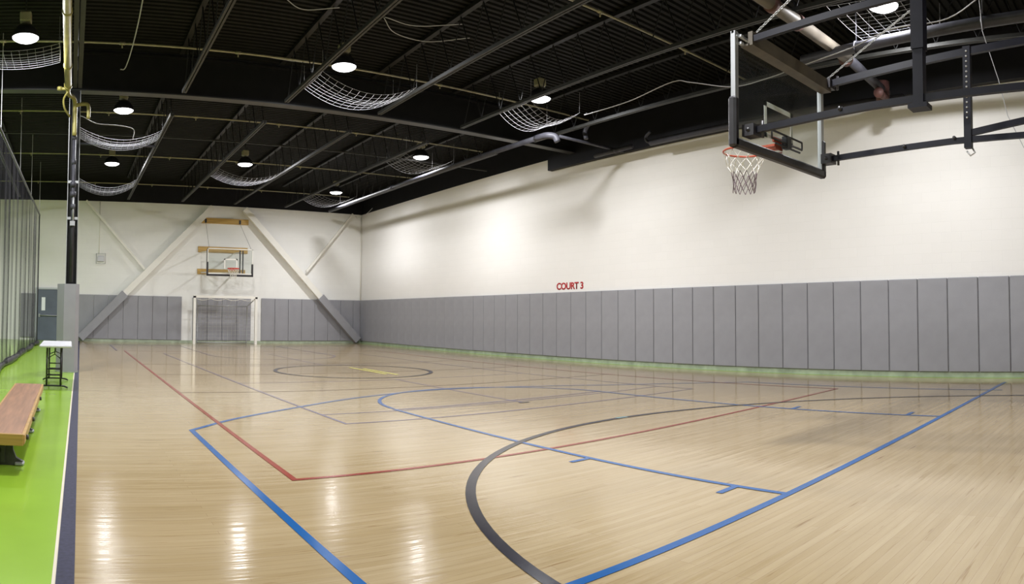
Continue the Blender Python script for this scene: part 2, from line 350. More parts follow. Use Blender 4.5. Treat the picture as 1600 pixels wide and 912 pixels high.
paint('centre_mark', [(6.45, 15.0), (6.45, 13.05)], .07, M['yline'], .0038); paint('centre_mark', [(6.62, 14.6), (6.62, 12.85)], .07, M['yline'], .0038)
paint('far_baseline', [(.35, 25.6), (11.9, 25.6)], .06, M['purple'], .0030); paint('far_three_point_line', [(1.5, 25.5), (1.5, 21.9)], .055, M['purple'], .0046)
paint('lane_line', [(4.12, 25.5), (4.12, 19.9)], .05, M['purple'], .0034); paint('lane_line', [(7.9, 25.5), (7.9, 19.9)], .05, M['purple'], .0034)
paint('free_throw_circle', arc(6.02, 19.9, 1.88, 180, 360), .05, M['purple'], .0028)

# door on the far wall
dr = MB().box(-1.36, -.36, YF - .055, YF - .012, .01, 2.09).build('door_1', M['door']); struct(dr)
MB().box(-1.44, -1.36, YF - .09, YF - .001, 0, 2.16).box(-.36, -.28, YF - .09, YF - .001, 0, 2.16).box(-1.36, -.36, YF - .09, YF - .001, 2.09, 2.16).build('door_frame', M['doorf'], dr)
MB().box(-1.19, -1.04, YF - .062, YF - .0551, 1.22, 1.76).build('door_window', M['lite'], dr)
hd = MB(); hd.box(-1.30, -1.24, YF - .12, YF - .0551, .95, 1.08); hd.box(-.50, -.44, YF - .12, YF - .0551, .95, 1.08); hd.tube([(-1.26, YF - .11, 1.02), (-.46, YF - .11, 1.02)], .022); hd.build('push_bar', M['alu'], dr)

# ------------------------------------------------------------------ COURT 3 lettering on the right wall
def word(txt, size, m, name, x, y0, y1, z, h, label, cat):
    cu = bpy.data.curves.new(name, 'FONT'); cu.body = txt; cu.size = 1; cu.extrude = .0; cu.offset = .03; cu.space_character = .95
    o = bpy.data.objects.new('tmp', cu); COL.objects.link(o); bpy.context.view_layer.update()
    dg = bpy.context.evaluated_depsgraph_get(); me = bpy.data.meshes.new_from_object(o.evaluated_get(dg)); bpy.data.objects.remove(o)
    xs = [v.co.x for v in me.vertices]; ys = [v.co.y for v in me.vertices]; sx = (y0 - y1) / (max(xs) - min(xs)); sz = h / (max(ys) - min(ys)); mx, my = min(xs), min(ys)
    for v in me.vertices: v.co = Vector((x, y0 - (v.co.x - mx) * sx, z + (v.co.y - my) * sz))
    me.materials.clear(); me.materials.append(m); o = mesh_obj(name, me)
    md = o.modifiers.new('thick', 'SOLIDIFY'); md.thickness = .006; md.offset = 0
    return tag(o, label, cat)
word('COURT 3', 1, M['red'], 'court_lettering', XR - .004, 14.92, 13.80, 1.99, .20, 'red COURT 3 lettering on the white wall just above the grey pads', 'lettering')

# ------------------------------------------------------------------ wall pads
PZ0, PZ1 = .11, 1.915
def pad_mesh(w, along, th=.055, gp=.005, bv=.010):
    m = MB()
    if along == 'y': m.bbox(-th, 0, gp, w - gp, PZ0, PZ1, bv)
    else: m.bbox(gp, w - gp, -th, 0, PZ0, PZ1, bv)
    return m.mesh('wall_pad', M['pad'])
pr = pad_mesh(.61, 'y', gp=.006, bv=.012); prf = pad_mesh(.61, 'y', gp=.001, bv=.002); y = 19.14 + .61 * 15
k = 0
while y > .2:
    y -= .61
    if y + .61 > YF - .06: continue
    far = y > 19.0
    tag(mesh_obj('wall_pad', prf if far else pr, None, (XR - .002, y, 0)), 'tall grey wall pad near the far corner of the right wall, seams hardly visible' if far else 'tall grey wall pad with dark seams along the right wall',
        'wall pad', 'far corner pads on the right wall' if far else 'seamed pads on the right wall')
pf = pad_mesh(.61, 'x'); pf2 = pad_mesh(.63, 'x')
for x in (-2.05, ): tag(mesh_obj('wall_pad', pf, None, (x, YF - .002, 0)), 'grey wall pad left of the door, behind the black curtain edge', 'wall pad')
tag(mesh_obj('wall_pad', pf, None, (-.27 + .0, YF - .002, 0)), 'grey wall pad right beside the door, behind the column', 'wall pad')
for i in range(7): tag(mesh_obj('wall_pad', pf, None, (.34 + .61 * i, YF - .002, 0)), 'grey pad on the far wall, left of the white goal', 'wall pad', 'far wall pads left of the goal')
for i in range(4): tag(mesh_obj('wall_pad', pf2, None, (5.07 + .63 * i, YF - .002, 0)), 'grey pad on the far wall, behind the goal net', 'wall pad', 'far wall pads behind the goal')
for i in range(7): tag(mesh_obj('wall_pad', pf, None, (8.04 + .61 * i, YF - .002, 0)), 'grey pad on the far wall, right of the white goal', 'wall pad', 'far wall pads right of the goal')
tag(mesh_obj('wall_pad', pad_mesh(.34, 'x'), None, (8.04 + .61 * 7, YF - .002, 0)), 'narrow grey pad squeezed into the far right corner', 'wall pad')

# ------------------------------------------------------------------ white diagonal braces against the far wall
YBR = 28.08
def brace(name, lo, mid, hi, w, label, padded):
    e = empty(name, (lo[0], YBR, 0), label, 'steel brace'); off = Vector((-lo[0], -YBR, 0))
    t_ = (mid[1] - lo[1]) / (hi[1] - lo[1]); mid = (lo[0] + (hi[0] - lo[0]) * t_, mid[1])
    P = lambda q: Vector((q[0], YBR, q[1])) + off
    a, m_, b = P(lo), P(mid), P(hi); MB().bar(a, b, w, w * .8, up=(0, 1, 0)).build('beam', M['white'], e)
    if padded: MB().bar(a, m_, w * 1.35, w * 1.25, up=(0, 1, 0)).build('brace_pad', M['pad'], e)
    return e
brace('diagonal_brace', (.42, .14), (2.36, 1.98), (5.80, 5.66), .24, 'thick white diagonal brace rising left to right beside the goal, grey pad at its foot', 1)
brace('diagonal_brace', (12.42, .14), (10.68, 2.02), (7.18, 5.66), .24, 'thick white diagonal brace rising to the left from the far right corner, grey padded foot', 1)
brace('diagonal_brace', (3.00, 3.00), (2, 4), (.55, 5.75), .09, 'thin brace running down from the top left of the far wall to the thick brace', 0)
brace('diagonal_brace', (9.98, 3.10), (11, 4), (12.15, 5.75), .09, 'thin white brace running up to the far right corner from the thick brace', 0)

# ------------------------------------------------------------------ soccer goal
G = empty('soccer_goal', (6.25, 27.3, 0), 'white framed indoor goal with a net against the far wall pads', 'goal')
def gx(x, y, z): return (x - 6.25, y - 27.3, z)
f = MB(); f.box(-1.33, -1.23, -.05, .05, 0, 1.93); f.build('post', M['white'], G)
f = MB(); f.box(1.23, 1.33, -.05, .05, 0, 1.93); f.build('post', M['white'], G)
MB().box(-1.33, 1.33, -.05, .05, 1.86, 1.96).build('crossbar', M['white'], G)
b = MB(); ZB = 1.55
for s in (-1, 1):
    b.tube([(s * 1.28, 0, 1.9), (s * 1.05, .55, ZB), (s * 1.05, .62, .03), (s * 1.28, 0, .03)], .022)
b.tube([(-1.05, .55, ZB), (1.05, .55, ZB)], .022); b.tube([(-1.05, .62, .03), (1.05, .62, .03)], .022); b.build('rear_frame', M['alu'], G)
n = MB()
for i in range(14):
    x = -1.05 + 2.1 * i / 13; n.tube([(x * 1.2, 0, 1.86), (x, .55, ZB), (x, .62, .03)], .003, 3, cap=False)
for j in range(10): z = .08 + j * .155; n.tube([(-1.28, 0, z), (-1.05, .6, z), (1.05, .6, z), (1.28, 0, z)], .003, 3, cap=False)
n.tube([(x, -.02, 1.84 - .07 * abs(sin(x * 5))) for x in [(-1.2 + .1 * i) for i in range(25)]], .012, 5)
n.build('goal_net', M['netw'], G)

# ------------------------------------------------------------------ hoops
def net_builder(c, r_top, L_, m1, m2, parent, rr=.004):
    """twelve-loop basketball net, diamonds tightening towards the bottom"""
    rows = 6; N_ = 12; P = []
    for i in range(rows + 1):
        t = i / rows; rad = r_top * (1 - .50 * min(1, t * 1.25)) + .012 * sin(t * 9); z = -L_ * t
        P.append([(rad * cos(2 * pi * (k + .5 * (i % 2)) / N_) + random.uniform(-.006, .006), rad * sin(2 * pi * (k + .5 * (i % 2)) / N_) + random.uniform(-.006, .006), z) for k in range(N_)])
    for part, (a, bnd) in (('net', (0, 3)), ('net_end', (3, rows))):
        m = MB()
        for i in range(a, bnd):
            for k in range(N_):
                o = (0, 1) if i % 2 else (0, -1)
                for s in o: m.tube([P[i][k], P[i + 1][(k + s) % N_]], rr, 5, cap=False)
        m.build(part, m1 if part == 'net' else m2, parent, c)
def torus(m, c, r, rr, mi=0): m.tube([(c[0] + r * cos(2 * pi * i / 40), c[1] + r * sin(2 * pi * i / 40), c[2]) for i in range(40)], rr, 8, mi, closed=True)

# near hoop seen from behind, hung on a steel frame that folds back overhead
BX0, BX1, BY, BZ0, BZ1 = 5.30, 7.11, 3.68, 2.88, 3.93
H = empty('basketball_backboard', (6.2, BY, 3.0), 'near glass backboard seen from behind with black padding and orange rim', 'backboard')
o_ = Vector((-6.2, -BY, -3.0))
def LB(): return MB()
def shift(mb): mb.v = [tuple(Vector(v) + o_) for v in mb.v]; return mb
shift(MB().box(BX0 + .03, BX1 - .03, BY - .006, BY + .006, BZ0 + .03, BZ1 - .02)).build('glass_pane', M['glass'], H)
f = MB(); f.box(BX0, BX0 + .055, BY - .025, BY + .025, BZ0, BZ1); f.box(BX1 - .06, BX1, BY - .025, BY + .025, BZ0, BZ1); f.box(BX0, BX1, BY - .012, BY + .015, BZ1 - .022, BZ1)
for z in (BZ1 - .05, BZ1 - .12): f.box(BX0 + .055, BX0 + .10, BY - .06, BY - .025, z, z + .022); f.tube([(BX0 + .028, BY - .032, z), (BX0 + .028, BY - .024, z)], .012)
shift(f).build('board_frame', M['alu'], H)
f = MB(); f.bbox(BX0 - .03, BX1 + .03, BY - .045, BY + .045, BZ0 - .06, BZ0 + .035, .02); f.bbox(BX0 - .035, BX0 + .045, BY - .045, BY + .045, BZ0 - .06, BZ0 + .42, .02); f.bbox(BX1 - .045, BX1 + .03, BY - .045, BY + .045, BZ0 - .06, BZ0 + .38, .02)
shift(f).build('edge_padding', M['rubber'], H)
f = MB(); tx0, tx1, tz0, tz1 = 5.86, 6.44, 3.04, 3.41; y1 = BY + .008
for a in ((tx0, tx0 + .05, tz0, tz1), (tx1 - .05, tx1, tz0, tz1), (tx0, tx1, tz1 - .05, tz1), (tx0, tx1, tz0, tz0 + .05)): f.box(a[0], a[1], y1 - .001, y1 + .001, a[2], a[3])
shift(f).build('target_square', M['brightw'], H)
f = MB(); f.tube([(x, BY - .07, z) for x, z in ((5.88, 3.10), (6.50, 3.10), (6.50, 3.02), (5.88, 3.02))], .012, 6, closed=True)
f.tube([(x, BY - .07, z) for x, z in ((5.95, 2.98), (6.45, 2.98))], .012, 6); f.box(6.16, 6.24, BY - .09, BY - .02, 2.97, 3.10)
shift(f).build('rim_mount', M['blackm'], H)
RC = (6.15, 4.13, 3.0)
f = MB(); torus(f, RC, .228, .010); f.box(6.06, 6.24, BY + .01, BY + .22, 2.985, 3.01); f.box(6.08, 6.22, BY + .008, BY + .02, 2.96, 3.05); f.box(5.95, 6.10, BY - .05, BY - .03, 3.0, 3.05)
for s in (-1, 1): f.tube([(6.15 + s * .09, BY + .03, 2.95), (6.15 + s * .16, RC[1] - .17, 2.99)], .009)
for i in range(12): a = 2 * pi * i / 12; f.tube([(RC[0] + .222 * cos(a), RC[1] + .222 * sin(a), 3.0), (RC[0] + .226 * cos(a), RC[1] + .226 * sin(a), 2.975)], .004, 5)
rim = shift(f).build('rim', M['orange'], H)
net_builder(tuple(Vector((RC[0], RC[1], 2.985)) + o_), .225, .43, M['netw'], M['netd'], H)

HF = empty('hoop_support_frame', (6.2, 0, 3.0), 'dark blue steel tube frame reaching back overhead behind the near backboard', 'support frame')
def sh(mb, name, m): mb.v = [tuple(Vector(v) + Vector((-6.2, 0, -3.0))) for v in mb.v]; return mb.build(name, m, HF)
XA, XB = 5.44, 7.05; YR = -.9
sh(MB().bar((XA, 3.58, 2.98), (XA, 2.34, 3.03), .05, .06).bar((XA, 2.34, 3.03), (XA, YR, 3.07), .05, .06), 'lower_tube', M['frame_d'])
sh(MB().bar((XB, 3.58, 3.02), (XB, 2.1, 3.07), .05, .06).bar((XB, 2.1, 3.07), (XB, YR, 3.09), .05, .06), 'lower_tube', M['frame_d'])
sh(MB().bar((XB, 3.56, 3.89), (XB, 1.9, 4.02), .05, .075).bar((XB, 1.9, 4.02), (XB, YR, 4.24), .05, .075), 'upper_tube', M['frame_d'])
sh(MB().bar((XA, 3.52, 3.86), (XA, YR, 4.10), .045, .06), 'upper_tube', M['frame_d'])
sh(MB().bar((XA - .02, 3.56, 3.87), (XB + .03, 3.56, 3.87), .05, .13).bar((XA - .02, 3.62, 3.815), (XB + .03, 3.62, 3.815), .10, .02), 'cross_channel', M['frame_b'])
p_ = MB().box(XA - .045, XA + .045, 1.84, 1.93, 2.99, ZD); p_.box(XA - .07, XA + .07, 1.80, 1.97, 2.945, 2.985); p_.box(XA - .055, XA + .055, 1.83, 1.94, 3.45, 3.95)
sh(p_, 'drop_post', M['frame_d'])
p_ = MB().box(XB - .04, XB + .04, 1.86, 1.94, 2.98, 4.07); sh(p_, 'drop_post', M['frame_d'])
for i in range(14): sh(MB().tube([(XB - .045, 1.90, 3.30 + .055 * i), (XB - .035, 1.90, 3.30 + .055 * i)], .012), 'bolt', M['chain'])
sh(MB().tube([(XB, 1.86, 2.98), (XB, 1.83, 2.93), (XB, 1.88, 2.90), (XB, 1.92, 2.95)], .010, 6), 'hook', M['chain'])
sh(MB().bar((XB, 1.89, 3.14), (XB, YR, 3.55), .05, .065), 'brace_tube', M['frame_d'])
for x in (XA, XB): sh(MB().box(x - .045, x + .045, YR - .05, YR + .05, 3.0, ZD), 'drop_post', M['frame_d'])
for x, z in ((XA, 2.98), (XB, 3.02), (XB, 3.89)): c_ = MB(); c_.box(x - .07, x + .07, 3.50, 3.63, z - .055, z + .055); c_.tube([(x - .085, 3.56, z), (x + .085, 3.56, z)], .018); c_.tube([(x, 3.44, z - .08), (x, 3.44, z + .08)], .014); c_.bar((x, 3.42, z), (x, 3.5, z), .03, .03); sh(c_, 'clamp', M['rubber'])
for y, x, z in ((2.62, XB - .01, 3.06), (2.05, XB, 3.10), (2.62, XA, 3.04)): sh(MB().tube([(x - .04, y, z), (x + .04, y, z)], .02), 'bolt', M['rubber'])
def chain(a, b, label):
    a, b = Vector(a), Vector(b); m = MB(); L_ = (b - a).length; t = (b - a).normalized(); n_ = int(L_ / .034); u = t.cross(Vector((1, 0, 0))).normalized(); w = t.cross(u)
    for i in range(n_):
        c = a + t * (i + .5) * L_ / n_ ; s_ = u if i % 2 else w
        m.tube([c + t * .024 * cos(2 * pi * k / 8) + s_ * .010 * sin(2 * pi * k / 8) for k in range(8)], .0042, 4, closed=True)
    return tag(m.build('chain', M['chain']), label, 'chain')
chain((XB, 3.60, 3.94), (XB, .2, 5.94), 'steel chain rising from the right corner of the near backboard')
chain((XA, 3.50, 3.92), (XA, .0, 6.0), 'steel chain rising from the left corner of the near backboard')
tag(MB().tube([(8.5, 2.1, 6.6), (8.5, 2.12, 5.3), (8.5, 2.08, 4.84), (8.5, 1.88, 4.19), (8.5, 1.77, 3.72), (8.5, 1.57, 3.3), (8.5, 1.2, 2.9), (8.5, .5, 3.2)], .005, 5).build('hanging_cable', M['cord']), 'thin pale cable hanging down beside the frame at the right edge', 'cable')

# far hoop, folded against timber boards on the far wall
FB = empty('basketball_backboard', (6.35, 27.0, 3.0), 'far glass backboard with red rim mounted above the goal', 'backboard'); o_ = Vector((-6.35, -27.0, -3.0)); YB2 = 27.0
shift(MB().box(5.42, 7.26, YB2 - .006, YB2 + .006, 2.82, 3.84)).build('glass_pane', M['glass'], FB)
f = MB(); f.box(5.40, 7.28, YB2 - .02, YB2 + .02, 3.82, 3.86); f.box(5.40, 7.28, YB2 - .02, YB2 + .02, 2.80, 2.87); f.box(7.25, 7.28, YB2 - .02, YB2 + .02, 2.8, 3.86); f.box(5.4, 5.43, YB2 - .02, YB2 + .02, 2.8, 3.86)
for a in ((6.09, 6.14, 3.05, 3.45), (6.59, 6.64, 3.05, 3.45), (6.09, 6.64, 3.40, 3.45)): f.box(a[0], a[1], YB2 - .012, YB2 - .007, a[2], a[3])
shift(f).build('board_frame', M['white'], FB)
f = MB(); f.bbox(5.38, 7.30, YB2 - .045, YB2 + .045, 2.74, 2.82, .015); f.bbox(5.37, 5.44, YB2 - .045, YB2 + .045, 2.74, 3.30, .015); f.bbox(7.23, 7.30, YB2 - .045, YB2 + .045, 2.74, 3.26, .015)
shift(f).build('edge_padding', M['rubber'], FB)
f = MB(); torus(f, (6.38, YB2 - .40, 3.03), .228, .020); f.box(6.26, 6.50, YB2 - .18, YB2 - .01, 2.98, 3.07); shift(f).build('rim', M['redrim'], FB)
net_builder(tuple(Vector((6.38, YB2 - .40, 3.02)) + o_), .225, .4, M['netw'], M['netw'], FB, .006)
f = MB()
for x in (5.40, 6.76, 6.88): shift(MB().box(x - .022, x + .022, YB2 + .03, YB2 + .08, 2.82, 3.80)).build('upright', M['blackm'], FB)
for x in (5.40, 6.80):
    for z in (3.72, 2.88): shift(MB().bar((x, YB2 + .06, z), (x, YF - .07, z + .06), .04, .05)).build('support_arm', M['white'], FB)
shift(MB().bar((6.80, YB2 + .06, 2.90), (5.6, YF - .08, 2.92), .03, .04)).build('support_arm', M['white'], FB)
for a in ((5.38, 7.42, 5.02, 5.25), (5.26, 7.40, 3.80, 4.04), (5.24, 7.30, 2.88, 3.10)): shift(MB().bbox(a[0], a[1], YF - .07, YF - .005, a[2], a[3], .006)).build('timber_board', M['brass'], FB)
for x, x2 in ((5.56, 5.46), (7.04, 7.20)): shift(MB().tube([(x, YF - .08, 5.05), (x2, YB2, 3.88)], .006, 5).box(x - .04, x + .04, YF - .09, YF - .068, 5.04, 5.2)).build('stay_rod', M['blackm'], FB)

# pale caged fixture on the far wall
W_ = empty('caged_wall_light', (1.2, YF - .05, 3.4), 'small pale caged fixture on the far wall left of the braces', 'wall fixture')
MB().bbox(-.15, .15, -.05, .045, -.12, .10, .02).build('housing', M['whitepl'], W_)
m = MB()
for x in (-.19, .19): m.tube([(x, .04, .2), (x, -.09, .2), (x, -.09, -.2), (x, .04, -.2)], .009, 5)
for z in (-.2, .2): m.tube([(-.19, -.09, z), (.19, -.09, z)], .009, 5)
m.build('wire_cage', M['alu'], W_)
tag(MB().tube([(1.13, YF - .02, 3.6), (1.13, YF - .02, 5.76)], .012, 6).build('electrical_conduit', M['white']), 'thin painted conduit running up the far wall from the caged fixture', 'conduit')

# ------------------------------------------------------------------ column, girder, joists
CY = 13.98
C_ = empty('steel_column', (0, CY, 0), 'steel column with grey padded foot at the edge of the green floor', 'column')
m = MB(); m.box(-.115, -.103, -.10, .10, 0, 5.7); m.box(.103, .115, -.10, .10, 0, 5.7); m.build('flange', M['alu'], C_)
MB().box(-.103, .103, -.004, .004, 0, 5.7).box(-.103, .103, .01, .10, 0, 5.7).build('web', M['girder'], C_)
m = MB(); m.prism([(-.27, .06), (-.27, -.12), (-.13, -.30), (.10, -.30), (.17, -.22), (.17, .26), (-.2, .26)], .02, 1.76)
m.build('column_pad', M['pad'], C_)
MB().prism([(-.275, .06), (-.275, -.12), (-.13, -.305), (.10, -.305), (.175, -.22), (.175, .265), (-.2, .265)], .0, .02).build('pad_base', M['base'], C_)
tag(MB().box(XL, XR - .17, 14.05, 14.09, 5.75, 6.5).box(XL, XR - .17, 13.95, 14.19, 5.72, 5.745, 1).box(XL, XR - .17, 13.95, 14.19, 6.5, 6.53).build('roof_girder', [M['girder'], M['flange']]), 'deep black steel girder crossing the whole ceiling above the column', 'girder')
ZC = 5.62
def joist(x, y0, y1, wide, label, grp=None):
    L_ = y1 - y0; e = empty('roof_joist', (x, y0, ZC), label, 'roof joist', grp); w = .075 if wide else .036; g_ = .02 if wide else .018
    MB().box(-w - g_ / 2, -g_ / 2, 0, L_, -.03, .03).box(g_ / 2, w + g_ / 2, 0, L_, -.03, .03).build('bottom_chord', M['steel'], e)
    MB().box(-.05, .05, -.35, L_ + .35, ZD - .12 - ZC, ZD - .05 - ZC).build('top_chord', M['girder'], e)
    n_ = max(2, int(L_ / .7)) * 2; pts = [(0, .1 + (L_ - .2) * i / n_, .03 if i % 2 == 0 else ZD - .12 - ZC) for i in range(n_ + 1)]
    m = MB(); [m.tube([pts[i], pts[i + 1]], .011, 5, cap=False) for i in range(n_)]; m.build('web_rod', M['girder'], e)
names = {-4.2: 'second joist to the left of the column line', -2.07: 'first joist to the left of the column line', .04: 'heavier joist in line with the column', 2.15: 'first joist right of the column line', 4.28: 'second joist right of the column line',
         6.40: 'third joist right of the column line', 8.52: 'fourth joist right of the column line', 10.65: 'last joist before the right wall'}
for x, nm in names.items():
    joist(x, -5.2, 13.4, x == .04, 'dark open web roof joist, near bay, ' + nm)
    joist(x, 15.0, 26.6, False, 'dark open web roof joist, far bay, ' + nm)

# branch pipes across the hall
bp = {7.7: ('over the near backboard', -4, 11.6), 12.2: ('passing the lamps nearest the girder', -8.5, 11.4), 16.5: ('just beyond the girder', -8.5, 11.2), 21.0: ('in the middle of the far bay', -8.5, 11.5), 25.6: ('closest to the far wall', -8.5, 10.9)}
for y, (nm, x0, x1) in bp.items():
    m = MB().tube([(x0, y, 6.03), (x1, y, 6.03)], .019, 8)
    x = x0 + .8
    while x < x1: m.tube([(x - .05, y, 6.03), (x + .05, y, 6.03)], .028, 8); m.tube([(x, y, 6.03), (x, y, 5.95)], .012, 6); x += 2.13
    tag(m.build('sprinkler_pipe', M['pipe']), 'thin yellowish sprinkler branch pipe ' + nm, 'pipe')
tag(MB().box(XL, 12.4, 17.98, 18.02, 5.86, 5.90).build('bridging_angle', M['steel']), 'thin dark angle bridging the joists in the far bay', 'steel angle')
# far bay pale cross rods near the left nets
tag(MB().tube([(.1, 17.6, 5.52), (2.1, 17.6, 5.52)], .03, 8).build('support_pipe', M['pipe_d']), 'short pale pipe carrying the net nearest the column in the far bay', 'pipe')
# yellow main with its riser at the column
Y_ = empty('sprinkler_main', (-.14, 13, 5.5), 'yellowed sprinkler main running overhead to the top of the column', 'pipe'); o_ = Vector((.14, -13, -5.5))
m = MB().tube([(-.14, -5.5, 5.5), (-.14, 13.0, 5.5)], .068, 14)
shift(m).build('main_pipe', M['pipe_y'], Y_)
for y in (7.5, 9.7, 11.9, 12.95): shift(MB().tube([(-.14, y, 5.5), (-.14, y + .06, 5.5)], .08, 14)).build('coupling', M['pipe_y'], Y_)
m = MB().tube(spline([(-.14, 13.0, 5.48), (-.13, 13.25, 5.42), (-.03, 13.5, 5.42), (0, 13.62, 5.32), (0, 13.66, 5.1), (0, 13.66, 4.72)], 6), .045, 12)
m.tube(spline([(.0, 13.62, 5.30), (.12, 13.6, 5.33), (.24, 13.6, 5.33), (.27, 13.6, 5.25), (.27, 13.6, 5.05)], 5), .038, 10); m.tube(spline([(-.14, 13.1, 5.42), (-.22, 13.2, 5.3), (-.2, 13.3, 5.15), (-.1, 13.5, 5.05)], 5), .02, 8)
m.tube([(-.28, 13.1, 5.47), (-.1, 13.1, 5.47)], .03, 8); m.tube([(-.3, 13.1, 5.44), (-.3, 13.1, 5.50)], .05, 10)
shift(m).build('elbow', M['pipe_y'], Y_)
m = MB().tube([(0, 13.72, 4.75), (0, 13.72, 1.80)], .035, 12)
for z, r in ((4.7, .05), (4.2, .045), (3.75, .06), (3.55, .06), (3.3, .05), (2.95, .05)): m.tube([(0, 13.72, z - .05), (0, 13.72, z + .05)], r, 12)
shift(m).build('riser_pipe', M['pipe_d'], Y_)
for z in (3.78, 3.05): shift(MB().box(-.10, .10, 13.74, 13.77, z, z + .05)).build('pipe_strap', M['alu'], Y_)
m = MB(); m.tube([(0.01, 13.69, 3.0), (.01, 13.69, 3.5)], .018, 8); m.box(-.05, .05, 13.66, 13.72, 2.92, 3.01)
shift(m).build('gauge', M['alu'], Y_)

# large pipes on the right
D = empty('drain_pipe', (10.0, 12, 5.4), 'long dark drain pipe running along the ceiling toward the far right corner', 'pipe'); o_ = Vector((-10, -12, -5.4))
shift(MB().tube([(10.05, 25.6, 5.4), (10.0, 18, 5.4), (10.0, 12.3, 5.4)], .06, 12).tube([(10.0, 20, 5.4), (10.0, 19.85, 5.4)], .072, 12)).build('long_run', M['pipe_d'], D)
shift(MB().tube(spline([(10.0, 12.5, 5.4), (10.03, 12.15, 5.4), (10.15, 12.0, 5.37), (10.2, 11.95, 5.25)], 5), .075, 12)).build('elbow', M['pipe_d'], D)
m = MB().tube([(10.3, 12.0, 5.4), (12.55, 12.15, 5.44)], .035, 8); tag(m.build('pipe_arm', M['pipe_d']), 'short dark pipe arm crossing from the drain pipe elbow to the wall', 'pipe')
tag(MB().tube([(12.15, 12.75, 5.36), (12.1, 11.4, 5.36)], .055, 12).tube([(12.12, 12.0, 5.36), (12.12, 11.9, 5.36)], .065, 12).build('wall_pipe', M['pipe_d']), 'short grey pipe length along the right wall top, nearer the corner', 'pipe')
m = MB().tube([(12.05, 10.75, 5.33), (12.1, 4.5, 5.33)], .07, 12).tube(spline([(12.05, 10.7, 5.33), (12.05, 10.85, 5.38), (12.05, 10.9, 5.5), (12.05, 10.75, 5.6)], 5), .035, 8)
tag(m.build('wall_pipe', M['pipe_d']), 'long dark purple grey pipe along the right wall top, passing behind the near backboard', 'pipe')
m = MB().tube(spline([(11.05, 11.9, 5.45), (11.06, 11.95, 5.65), (11.06, 11.8, 5.8), (11.05, 11.5, 5.8)], 5) + [Vector((11.05, 8.2, 5.8))], .055, 10)
tag(m.build('vent_pipe', M['alu' if 0 else 'pipe_d']), 'dark pipe with a pale turned down end high above the wall pipe', 'pipe')
m = MB().tube([(9.78, 5.4, 5.4), (9.6, 3.3, 5.4), (9.42, 1.2, 5.4), (9.3, -3, 5.4)], .085, 14)
dp = m.build('overhead_pipe', M['pipe_d']); tag(dp, 'thick dark pipe overhead at the right edge, under the near lamp', 'pipe')
for y, x in ((4.4, 9.70), (2.32, 9.50)):
    m = MB(); m.tube([(x + .095 * cos(a), y, 5.4 + .095 * sin(a)) for a in [2 * pi * i / 16 for i in range(16)]], .012, 6, closed=True); m.tube([(x, y, 5.49), (x, y, ZD)], .012, 6)
    m.build('pipe_hanger', M['pipe_d'], dp)
V = empty('roof_drain', (7.6, 4.86, 5.5), 'pale rust stained pipe crossing above the near hoop, red valve at its end', 'pipe'); o_ = Vector((-7.6, -4.86, -5.5))
shift(MB().tube([(6.2, 4.9, 5.5), (10.3, 4.82, 5.5)], .095, 16)).build('pale_pipe', M['pipe_w'], V)
shift(MB().tube([(10.35, 4.82, 5.5), (12.15, 4.88, 5.46)], .085, 14)).build('dark_pipe', M['pipe_d'], V)
for x in (7.9, 8.6, 10.25): shift(MB().tube([(x, 4.86, 5.5), (x + .09, 4.86, 5.5)], .12, 16)).build('coupling', M['rust'], V)
m = MB(); m.tube([(11.95, 4.88, 5.62), (11.95, 4.88, 5.2)], .13, 14); m.tube([(11.6, 4.8, 5.3), (11.9, 4.8, 5.3)], .07, 10); m.tube([(11.55, 4.8, 5.3), (11.58, 4.8, 5.3)], .10, 12)
shift(m).build('valve', M['rust'], V)
# loose cables
def cable(pts, r, label, m=None): return tag(MB().tube(spline(pts, 6), r, 5).build('cable', m or M['cord']), label, 'cable')
cable([(10.0, 10.75, 5.6), (9.5, 10.2, 5.36), (9.36, 8.9, 5.3), (9.09, 7.6, 5.3), (9.28, 7.32, 5.28), (9.83, 6.83, 5.25), (9.93, 6.17, 5.3), (9.7, 5.29, 5.3), (9.44, 4.37, 5.3), (9.17, 3.6, 5.35), (9.24, 2.77, 5.4), (8.65, 1.98, 5.45), (8.3, 1.2, 5.5)], .009, 'long pale cable swooping from a net past the near backboard to the near lamp')
cable([(3.4, 12.75, 6.25), (4.2, 12.7, 6.2), (5.2, 12.65, 6.22), (6.5, 12.6, 6.2)], .008, 'thin pale cable strung beside the lamp above the largest hanging net')
cable([(5.15, 10.64, 6.4), (5.5, 10.9, 6.3), (6.2, 10.95, 6.3), (6.9, 10.6, 6.4)], .008, 'sagging pale cable on the deck right of the middle joists')
cable([(5.15, 10.6, 6.4), (5.7, 10.5, 6.32), (6.5, 10.2, 6.42)], .008, 'upper sagging pale cable on the deck right of the middle joists')
cable([(3.3, 10.6, 6.42), (3.7, 10.75, 6.33), (4.3, 10.6, 6.4)], .008, 'short pale cable sagging under the deck beside the heavy joist row')
cable([(.98, 8.6, 6.58), (.98, 10.0, 5.97), (.99, 11.6, 5.9), (.95, 13.0, 5.9), (.85, 13.1, 5.88)], .010, 'straight white cable hanging down beside the column line, bent at its end')
cable([(.04, 15.3, 5.6), (.2, 15.1, 5.5), (.5, 15.3, 5.42), (1.0, 15.4, 5.42), (1.35, 15.6, 5.4), (1.35, 15.7, 5.2)], .010, 'thin white cable dangling by the column top')
cable([(12.6, 27.0, 5.9), (12.5, 27.4, 5.7), (12.4, 28.1, 5.6), (12.35, 28.25, 5.7)], .012, 'white cable hanging in the far right ceiling corner')

